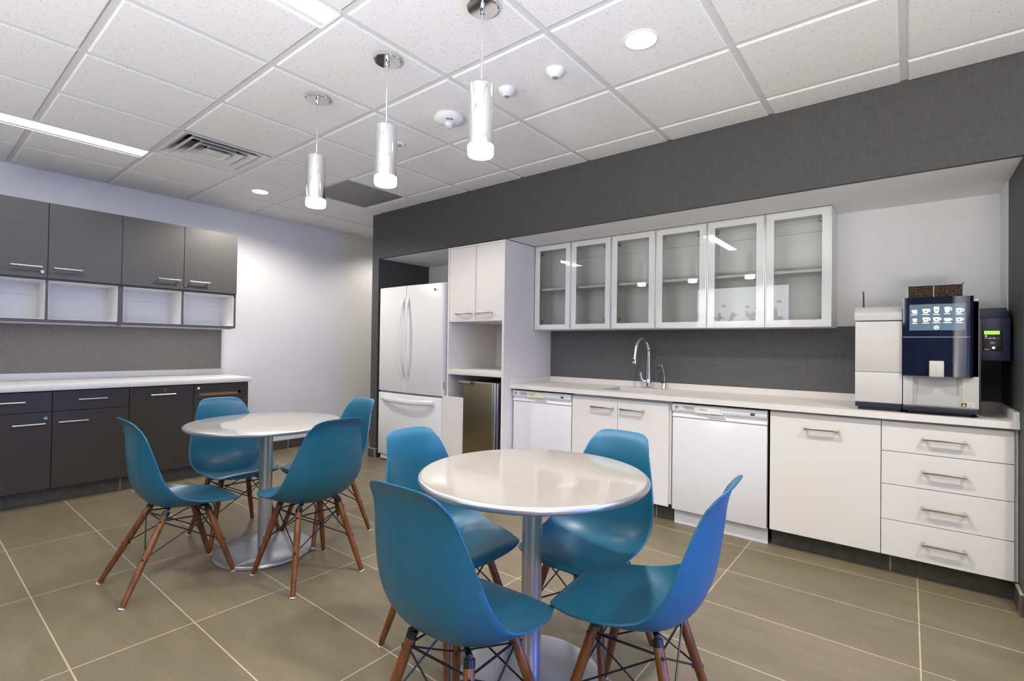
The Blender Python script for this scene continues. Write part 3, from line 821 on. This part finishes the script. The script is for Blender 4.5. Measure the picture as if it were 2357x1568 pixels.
# concave apron under the dispenser
rows = []
for j in range(2):
    rows.append([(.042+.19*i/16, bf+.002+.045*math.sin(PI*i/16)**.8, .905+j*.157) for i in range(17)])
MB().grid(rows).build('apron', M['machine_lo'], t)
pn = MB()
PXS = [-.001+.276*k/40 for k in range(37)]+[.275-.022*(1-math.sin(PI/2*k/10)) for k in range(1, 11)]
def ypan(x):
    u = max(0, min(1, (x+.001)/.276)); d = max(0., x-(.275-.022)); r = .022
    return bf-.020-.012*math.sin(PI*u)+(r-math.sqrt(max(0, r*r-d*d)))
def panel_row(z, top):
    return [(x, ypan(x), z) for x in PXS]
b = bmesh.new()
zz = [1.060, 1.2595, 1.261, 1.4645]
F = [[b.verts.new(q) for q in panel_row(z, 0)] for z in zz]
for j, (A, B) in enumerate(zip(F, F[1:])):
    for i in range(len(A)-1): b.faces.new((A[i], A[i+1], B[i+1], B[i]))
rim = F[0]+[r[-1] for r in F[1:]]+F[-1][::-1][1:]+[r[0] for r in F[::-1]][1:-1]
bk = [b.verts.new((v.co.x, bf+.02, v.co.z)) for v in rim]
for i in range(len(rim)): b.faces.new((rim[i], bk[i], bk[(i+1) % len(rim)], rim[(i+1) % len(rim)]))
b.faces.new(bk); bmesh.ops.recalc_face_normals(b, faces=b.faces[:])
pn._merge(b)
pan = pn.build('front_panel', M['machine_blk'], t)
sm = MB(); sm.grid([[(-.001+.276*i/20, ypan(-.001+.276*i/20)-.0006, z) for i in range(21)] for z in (1.2585, 1.2612)]); sm.build('seam', M['acrylic'], pan, 0)
sc_ = MB(); sc_.grid([[(.026+.217*i/16, ypan(.026+.217*i/16)-.0012, z) for i in range(17)] for z in (1.294, 1.428)])
scr = sc_.build('touchscreen', M['screen'], pan, 0)
def cup(x, z, w, h, hollow=True, handle=0):
    m = MB(); y = ypan(x)-.0022
    n = 7; lft = []; rgt = []
    for k in range(n):
        u = k/(n-1); ww = w*(.5-.22*u**2.2); lft.append((x-ww, z+h/2-h*u)); rgt.append((x+ww, z+h/2-h*u))
    m.prism(lft+rgt[::-1], y, y+.0006, 'XZ')
    if handle: m.lathe([(h*.20, 0), (h*.32, 0), (h*.32, .0006), (h*.20, .0006), (h*.20, 0)], (x+w*.5, y, z+h*.12), 16, 'Y', cap=False)
    m.box(x-w*.55-.001, x+w*.55+.001, y, y+.0006, z-h/2-.0075, z-h/2-.005)
    return m
spec = [(.048, 1.391, .026, .018, 0), (.091, 1.393, .026, .022, 1), (.133, 1.397, .021, .032, 0), (.174, 1.397, .020, .028, 1), (.218, 1.392, .024, .024, 1),
        (.048, 1.346, .018, .018, 0), (.091, 1.349, .024, .023, 1), (.133, 1.349, .026, .021, 1), (.175, 1.347, .026, .017, 1), (.218, 1.347, .025, .018, 1)]
for s in spec: cup(*s[:4], True, s[4]).build('drink_icon', M['icon'], scr, 0)
for s in spec:
    if s[0] in (.091, .133, .218):
        y = ypan(s[0])-.0030
        q = MB(); q.prism([(s[0]-.006, s[1]+.003), (s[0]+.007, s[1]+.003), (s[0]+.004, s[1]-.004), (s[0]-.003, s[1]-.004)], y, y+.0004, 'XZ'); q.build('icon_shade', M['ink'], scr, 0)
y = ypan(.133)-.0024
mi = MB(); mi.lathe([(.0085, 0), (.0105, 0), (.0105, .0006), (.0085, .0006), (.0085, 0)], (.133, y, 1.308), 24, 'Y', cap=False); mi.box(.127, .139, y, y+.0006, 1.306, 1.3085); mi.box(.129, .137, y, y+.0006, 1.3095, 1.3115)
mi.build('menu_icon', M['icon'], scr, 0)
sp = MB(); sp.box(.105, .162, bf-.062, bf-.024, 1.058, 1.139, .004); spo = sp.build('spout_block', M['machine_lo'], t)
MB().box(.131, .1335, bf-.0625, bf-.0615, 1.075, 1.112).build('groove', M['acrylic'], spo, 0)
tr = MB(); tr.box(.0, .291, bf-.030, bf+.06, .880, .905, .003); tray = tr.build('drip_tray', M['navy'], t)
gt = MB()
gt.box(.004, .288, bf-.028, bf+.045, .9052, .9085)
gt.build('tray_grid', M['steel_trim'], tray, 0)
sl = MB()
for i in range(12): sl.box(.03+i*.02, .041+i*.02, bf-.020, bf-.014, .9086, .9092)
sl.build('tray_slots', M['black'], tray, 0)
m = MB(); m.box(-.002, .296, bf+.0, .60, .8795, .9045, .002); m.box(.02, .27, bf+.02, .55, .8625, .8795); m.build('plinth', M['navy'], t, 0)
MB().box(.2955, .302, bf+.012, .60, .875, 1.35).build('side_panel', M['navy'], t, 0)
stk = MB(); stk.box(.229, .277, bf-.0008, bf, .912, .931); stk = stk.build('warning_sticker', M['label'], t, 0)
MB().box(.230, .250, bf-.0013, bf-.0008, .9125, .9305).build('sticker_field', M['navy'], stk, 0)
MB().prism([(.232, .914), (.248, .914), (.240, .9295)], bf-.0018, bf-.0013, 'XZ').build('warning_triangle', M['yellow'], stk, 0)
ln = MB()
for i in range(3): ln.box(.253, .274, bf-.0013, bf-.0008, .9155+i*.005, .9175+i*.005)
ln.build('sticker_text', M['ink'], stk, 0)
# bean hopper
hp = MB(); hp.box(.016, .240, .20, .42, 1.452, 1.470, .002); hp = hp.build('hopper_base', M['machine'], t)
bn = MB(); bn.box(.020, .122, .203, .41, 1.470, 1.532); bn.box(.127, .236, .203, .41, 1.470, 1.532); bn.build('bean_fill', M['beans'], hp, 0)
ed = MB()
for xx in (.0175, .1225, .2365): ed.box(xx, xx+.004, .199, .415, 1.470, 1.540)
ed.box(.0175, .2405, .199, .415, 1.532, 1.5345); ed.box(.2365, .2405, .199, .203, 1.534, 1.545); ed.build('hopper_frame', M['acrylic'], hp, 0)

# milk fridge module to the left
t = thing('milk_cooler', 'pale grey drink cooler with sloping lid and short antenna, left of coffee machine', 'milk cooler', (-.1, .4, .862))
m = MB(); m.box(-.209, -.003, bf, .60, .905, 1.070, .003); m.build('lower_panel', M['machine'], t)
m = MB(); m.box(-.209, -.003, bf, .60, 1.0715, 1.346, .003); m.build('door', M['machine'], t)
m = MB(); m.prism([(bf-.004, 1.3505), (bf-.004, 1.392), (bf+.065, 1.428), (.60, 1.446), (.60, 1.3505)], -.213, -.003, 'YZ', .003); m.build('lid', M['machine'], t)
m = MB(); m.box(-.207, -.004, bf-.004, .60, .880, .9045, .002); m.box(-.195, -.01, bf+.01, .58, .8625, .880); m.build('plinth', M['navy'], t, 0)
MB().tube([(-.176, .24, 1.430), (-.178, .24, 1.520)], [.0042, .0032], 10).build('antenna', M['black'], t)
# card reader
t = thing('card_reader', 'dark card payment box, tinted blue by light, with green display at right of coffee machine', 'payment terminal', (.36, .4, 1.14))
yc = .265
m = MB(); m.prism([(yc, 1.145), (yc, 1.357), (yc+.13, 1.418), (.56, 1.418), (.56, 1.145)], .3035, .417, 'YZ', .002); m.build('case', M['reader_case_blue_lit'], t)
m = MB().box(.318, .389, yc-.008, yc+.001, 1.193, 1.297, .003).build('reader', M['black'], t)
MB().box(.321, .378, yc-.0092, yc-.008, 1.276, 1.294).build('display', M['lcd'], m, 0)
MB().lathe([(0, 0), (.003, 0), (.003, .0012), (0, .0012)], (.328, yc-.0095, 1.268), 14, 'Y').build('green_light', M['led_g'], m, 0)
MB().lathe([(0, 0), (.0048, 0), (.0048, .0015), (0, .0015)], (.356, yc-.0097, 1.209), 16, 'Y').build('blue_light', M['led_b'], m, 0)
for i, mt in enumerate(('orange', 'label', 'label', 'red')): MB().box(.323+i*.0145, .334+i*.0145, yc-.0090, yc-.008, 1.254, 1.260).build('card_mark', M[mt], m, 0)
MB().box(.322, .341, yc-.0090, yc-.008, 1.197, 1.204).build('card_mark', M['orange'], m, 0)
cw = MB()
for r in (.006, .010, .014):
    cw.tube([(.352+r*math.cos(a), yc-.0088, 1.228+r*.6*math.sin(a)) for a in [PI*(.2+.6*k/8) for k in range(9)]], .0009, 6)
cw.build('tap_symbol', M['label'], m, 0)

# ------------------------------------------------------------------ tables
def table(x, y, label):
    t = thing('round_table', label, 'table', (x, y, 0), 'round pedestal tables')
    R = .405; zt = .738
    MB().lathe([(R-.012, zt-.0005), (R-.016, zt), (R*.5, zt), (0, zt)], (x, y, 0), 96, cap=False).build('tabletop', M['table'], t)
    pr = [(R-.012, zt-.0005)]
    for k in range(9):
        a = PI/2-PI*k/8; pr.append((R-.012+.012*math.cos(a), zt-.0125+.012*math.sin(a)))
    pr += [(R-.06, zt-.026), (0, zt-.026)]
    MB().lathe(pr, (x, y, 0), 96, cap=False).build('edge_band', M['silver'], t)
    c = MB().lathe([(.0355, .018), (.0355, zt-.026)], (x, y, 0), 48).build('column', M['silver'], t)
    MB().lathe([(0, .0), (.250, .0), (.256, .004), (.256, .012), (.252, .019), (.235, .0225), (.15, .026), (.05, .027), (0, .027)], (x, y, 0), 80).build('base', M['silver'], t)
    MB().box(x+.012, x+.024, y-.0365, y-.030, .027, .034, .001).build('set_screw', M['black'], c)
table(-2.838, -1.845, 'round cream pedestal table further back, by the charcoal cabinets')
table(-1.022, -1.755, 'round cream pedestal table in the foreground, nearest the white kitchen')

# ------------------------------------------------------------------ chairs
CTR = [(.236, .384), (.230, .398), (.210, .409), (.165, .408), (.10, .398), (.03, .386), (-.04, .379), (-.095, .386), (-.14, .410), (-.173, .448), (-.196, .497), (-.210, .552), (-.219, .612), (-.227, .670), (-.233, .722), (-.244, .768), (-.255, .792), (-.272, .812)]
RIM = [(.236, .384), (.230, .394), (.214, .400), (.175, .404), (.125, .409), (.07, .416), (.015, .426), (-.035, .441), (-.078, .462), (-.110, .494), (-.136, .534), (-.156, .585), (-.173, .634), (-.189, .682), (-.205, .726), (-.227, .768), (-.248, .793), (-.272, .814)]
HWD = [.172, .178, .186, .196, .205, .212, .216, .218, .217, .213, .205, .193, .180, .166, .152, .138, .130, .122]
def samp(arr, t):
    n = len(arr)-1; f = max(0, min(1, t))*n; i = min(int(f), n-1); u = f-i
    p0, p1, p2, p3 = [arr[max(0, min(n, j))] for j in (i-1, i, i+1, i+2)]
    def cr(a, b, c, d): return .5*(2*b+(c-a)*u+(2*a-5*b+4*c-d)*u*u+(3*b-a-3*c+d)*u**3)
    if isinstance(p0, tuple): return tuple(cr(a, b, c, d) for a, b, c, d in zip(p0, p1, p2, p3))
    return cr(p0, p1, p2, p3)
def shell_mesh(name):
    NV, NW = 64, 36
    rows = []
    for j in range(NV+1):
        v = j/NV; row = []
        for i in range(NW+1):
            w = i/NW*2-1; aw = abs(w)
            rnd = 1-(max(0., 1-aw**3.2))**(1/3.2)
            rf = 1-(max(0., 1-aw**2.5))**(1/2.5); t0 = .21*rf; t1 = 1-.135*rnd
            t = t0+(t1-t0)*v
            c = samp(CTR, t); r = samp(RIM, t); hw = samp(HWD, t)
            g = aw**2.6
            ws = math.sin(aw*PI/2)**.96*(1 if w >= 0 else -1) if False else w
            x = hw*ws
            yv = c[0]+(r[0]-c[0])*g; zv = c[1]+(r[1]-c[1])*g
            row.append((x, yv, zv))
        rows.append(row)
    m = MB(); m.grid(rows)
    bm = m.bm
    bmesh.ops.recalc_face_normals(bm, faces=bm.faces[:])
    up = sum(f.normal.z for f in bm.faces if f.calc_center_median().y > 0)
    if up < 0: bmesh.ops.reverse_faces(bm, faces=bm.faces[:])
    bm.normal_update()
    # thickness with a rolled lip
    th = .0062
    vs = list(bm.verts); nm = {v: v.normal.copy() for v in vs}
    fs = list(bm.faces); bd = [e for e in bm.edges if e.is_boundary]
    low = {v: bm.verts.new(v.co-nm[v]*th) for v in vs}
    mid = {}
    for e in bd:
        for v in e.verts:
            if v not in mid: mid[v] = None
    cen = Vector((0, 0, 0))
    for v in mid:
        lk = [f for f in v.link_faces]
        out = Vector()
        for e in v.link_edges:
            if not e.is_boundary: out += v.co-e.other_vert(v).co
        if out.length < 1e-7: out = v.co-Vector((0, -.05, .5))
        out.normalize()
        mid[v] = bm.verts.new(v.co-nm[v]*th*.5+out*th*.45)
    for f in fs: bm.faces.new([low[v] for v in reversed(f.verts)])
    for e in bd:
        a, b = e.verts
        f = e.link_faces[0]
        # orient along the face
        vl = list(f.verts); ia = vl.index(a)
        if vl[(ia+1) % len(vl)] != b: a, b = b, a
        bm.faces.new((b, a, mid[a], mid[b])); bm.faces.new((mid[b], mid[a], low[a], low[b]))
    return m
def chair_proto(fd_front, fd_back, hw_f, hw_b, label, dz=0.):
    t = thing('dining_chair', label, 'chair', (0, 0, 0), 'blue moulded chairs with wooden legs')
    sm_ = shell_mesh('seat_shell'); sm_.bm.transform(Matrix.Translation((0, 0, .010))); sh = sm_.build('seat_shell', M['shell'], t, 60)
    legs = []
    for sx in (-1, 1):
        for sy in (1, -1):
            top = Vector((sx*.106, sy*.090+.004, .374+dz*(1.5 if sy > 0 else .6))); foot = Vector((sx*(hw_f if sy > 0 else hw_b), fd_front if sy > 0 else -fd_back, .0))
            d = (foot-top)
            up = [top+d*u for u in (0, .01, .35, .75, .985)]
            l = MB().tube([*up], [.0125, .0150, .0155, .0135, .0112], 18).build('leg', M['wood'], t)
            fg = MB().tube([foot-d*.0155, foot+Vector((0, 0, .0))], [.0128, .0128], 16)
            fg.build('foot_glide', M['glide'], l)
            outw = Vector((sx, sy, 0)).normalized()
            for u, rr_ in ((.10, .0155), (.50, .0150)):
                c = top+d*u
                MB().tube([c-outw*(rr_+.004), c+outw*(rr_+.003)], .0052, 10).build('leg_bolt', M['black'], l)
            legs.append((sx, sy, top, d))
    L = {(a, b): (tp, dd) for a, b, tp, dd in legs}
    pairs = [((-1, 1), (1, 1)), ((1, 1), (1, -1)), ((1, -1), (-1, -1)), ((-1, -1), (-1, 1))]
    for a, b in pairs:
        for u, w in ((a, b), (b, a)):
            ta, da = L[u]; tb, db = L[w]
            s = ta+da*.11; e = tb+db*.50
            s = s+(e-s).normalized()*.012; 
            MB().tube([s, e-(e-s).normalized()*.013], .0030, 8).build('brace_rod', M['wire'], t)
    fr = MB()
    for a, b in pairs:
        ta, tb = L[a][0]+L[a][1]*.10, L[b][0]+L[b][1]*.10
        fr.tube([ta, tb], .0036, 8)
    for (sx, sy), (tp, dd) in L.items():
        fr.tube([tp+dd*.03, tp+Vector((0, 0, .008)), Vector((sx*.080, sy*.068, .386+dz*(1.6 if sy > 0 else .8)))], [.0105, .010, .008], 10)
        fr.tube([tp-dd*.005, tp+dd*.045], .0158, 14)
    fr.build('mount_frame', M['wire'], t)
    return t
def place(c, x, y, deg, label):
    c.location = (x, y, 0); c.rotation_euler = (0, 0, math.radians(deg)); c['label'] = label
    return c
def tilt(c, deg):
    """the shell of this chair sits tipped a little forward on its mounts"""
    for k in c.children:
        if k.name.startswith('seat_shell'):
            p = Vector((0, 0, .37 if deg > 3.2 else .37)); Rm = Matrix.Rotation(math.radians(-deg), 4, 'X')
            k.matrix_local = Matrix.Translation(p+Vector((0, 0, -.018 if deg > 3.2 else .004))) @ Rm @ Matrix.Translation(-p)
base = chair_proto(.195, .190, .197, .187, '')
cB = place(base, -2.395, -1.822, 90, 'blue chair seen from behind on the right side of the back table')
spots = [(-3.235, -1.848, -92, 'blue chair on the far left side of back table, facing the camera'),
         (-2.850, -1.450, 178, 'blue chair at the back table hidden partly behind another, near the refrigerator'),
         (-.968, -2.165, 2, 'nearest blue chair, its back turned to us, lower middle of the view'),
         (-1.405, -1.785, -90, 'blue chair facing us in front of the refrigerator, behind the nearest chair'),
         (-.965, -1.460, 176, 'blue chair facing us in front of the sink cabinet, across the front table'),
         (-.615, -1.750, 95, 'blue chair in side view, rightmost of all the chairs')]
for x, y, d, lab in spots:
    c = place(copy_tree(base), x, y, d, lab)
    if lab.startswith('nearest'): tilt(c, 3)
cA = chair_proto(.205, .275, .157, .187, '', -.018)
tilt(cA, 3.5); place(cA, -2.868, -2.265, 0, 'leftmost blue chair in side view, in front of the charcoal cabinets')

# ------------------------------------------------------------------ screen on the wall behind the camera
t = thing('wall_screen', 'lit wall screen mirrored in the glass cabinet doors, showing grey leaves', 'screen', (-2.31, YF, 1.94))
MB().box(-3.09, -1.53, YF+.001, YF+.05, 1.565, 2.305, .004).build('bezel', M['black'], t)
M['pic'] = P('lit_picture', (.1, .1, .1), .3, emit=(.93, .95, 1.), strength=6.)
M['pic_d'] = P('lit_picture_grey', (.1, .1, .1), .3, emit=(.62, .65, .7), strength=3.6)
MB().box(-3.065, -1.555, YF+.05, YF+.052, 1.59, 2.28).build('picture', M['pic'], t, 0)
lf = MB(); rnd = random.Random(3)
for i in range(60):
    cx_ = -3.03+rnd.random()*1.45; cz = 1.60+rnd.random()**1.6*.22; a = rnd.random()*PI; L_ = .05+.05*rnd.random(); w_ = L_*.35
    pl = [(-L_, 0), (-L_*.3, w_), (L_*.5, w_*.8), (L_, 0), (L_*.4, -w_*.8), (-L_*.4, -w_)]
    pl = [(max(-3.06, min(-1.56, cx_+u*math.cos(a)-v*math.sin(a))), max(1.592, cz+u*math.sin(a)+v*math.cos(a))) for u, v in pl]
    lf.prism(pl, YF+.0522+i*.00002, YF+.0526+i*.00002, 'XZ')
for cx_, cz in ((-1.82, 1.98), (-1.70, 2.0), (-2.2, 1.93), (-2.05, 1.9), (-2.6, 1.96)):
    lf.prism([(cx_-.05, cz), (cx_-.01, cz+.03), (cx_+.05, cz+.015), (cx_+.03, cz-.03)], YF+.0536, YF+.054, 'XZ')
lf.build('leaf_picture', M['pic_d'], t, 0)

# ------------------------------------------------------------------ light
def area(name, loc, rot, sx, sy, energy, col, spread=PI):
    l = bpy.data.lights.new(name, 'AREA'); l.shape = 'RECTANGLE'; l.size = sx; l.size_y = sy; l.energy = energy; l.color = col; l.spread = spread
    o = bpy.data.objects.new(name, l); COL.objects.link(o); o.location = loc; o.rotation_euler = rot
    return o
# daylight entering by the window in the right wall (blue against the warm lamps)
dl_ = area('daylight_right', (XR-.01, -1.60, .62), (0, 0, 0), 2.0, .9, 19, (.05, .17, 1.), math.radians(100))
dl_.rotation_euler = Vector((-.975, -.21, -.05)).to_track_quat('-Z', 'Z').to_euler()
# fill lights added behind the camera to brighten the ceiling, without fixtures
for x, e in ((-3.6, 8), (-1.5, 24), (.6, 80)):
    area('ceiling_fill', (x, -4.9, .55), (math.radians(90+55), 0, 0), 1.4, .6, e, (1, .98, .95), math.radians(100))
def lamp_or_fill(x, y, z, e, col=(1, .94, .86), size=125):
    l = bpy.data.lights.new('lamp_or_fill_beam', 'SPOT'); l.energy = e; l.color = col; l.spot_size = math.radians(size); l.spot_blend = .5; l.shadow_soft_size = .07
    o = bpy.data.objects.new('lamp_or_fill_beam', l); COL.objects.link(o); o.location = (x, y, z)
for x in (-1.319, -1.931, -2.554): lamp_or_fill(x, -1.731, 1.93, 17)
lamp_or_fill(-.913, -1.131, 2.54, 98); lamp_or_fill(-4.587, -1.118, 2.54, 85, size=160); lamp_or_fill(.9, -1.131, 2.54, 80); lamp_or_fill(-2.75, -.75, 2.54, 26); lamp_or_fill(-4.85, .95, 2.54, 36, size=150)  # seen downlights, an assumed one at right, then fills added without fixtures
w = bpy.data.worlds.new('World'); scene.world = w; w.use_nodes = True
w.node_tree.nodes['Background'].inputs[0].default_value = (.55, .7, 1, 1); w.node_tree.nodes['Background'].inputs[1].default_value = .6

# ------------------------------------------------------------------ camera
cam = bpy.data.cameras.new('camera'); co = bpy.data.objects.new('camera', cam); COL.objects.link(co)
yaw, pitch, roll = 2.2449, .0112, .0135
cy_, sy_, cp, sp_ = math.cos(yaw), math.sin(yaw), math.cos(pitch), math.sin(pitch)
f = Vector((cy_*cp, sy_*cp, sp_)); r = Vector((sy_, -cy_, 0)); u = r.cross(f)
r2 = r*math.cos(roll)+u*math.sin(roll); u2 = -r*math.sin(roll)+u*math.cos(roll)
m = Matrix((( r2.x, u2.x, -f.x, .0253), (r2.y, u2.y, -f.y, -3.1957), (r2.z, u2.z, -f.z, 1.1850), (0, 0, 0, 1)))
co.matrix_world = m
cam.sensor_fit = 'HORIZONTAL'; cam.sensor_width = 36; cam.lens = 1144.3/2357*36; cam.clip_start = .05
scene.camera = co
scene.cycles.adaptive_threshold = .02; scene.cycles.max_bounces = 7; scene.cycles.diffuse_bounces = 4; scene.cycles.glossy_bounces = 4; scene.cycles.caustics_reflective = False; scene.cycles.caustics_refractive = False
scene.view_settings.view_transform = 'Standard'; scene.view_settings.look = 'None'
scene.view_settings.gamma = 1; scene.view_settings.use_curve_mapping = False; scene.view_settings.exposure = .35
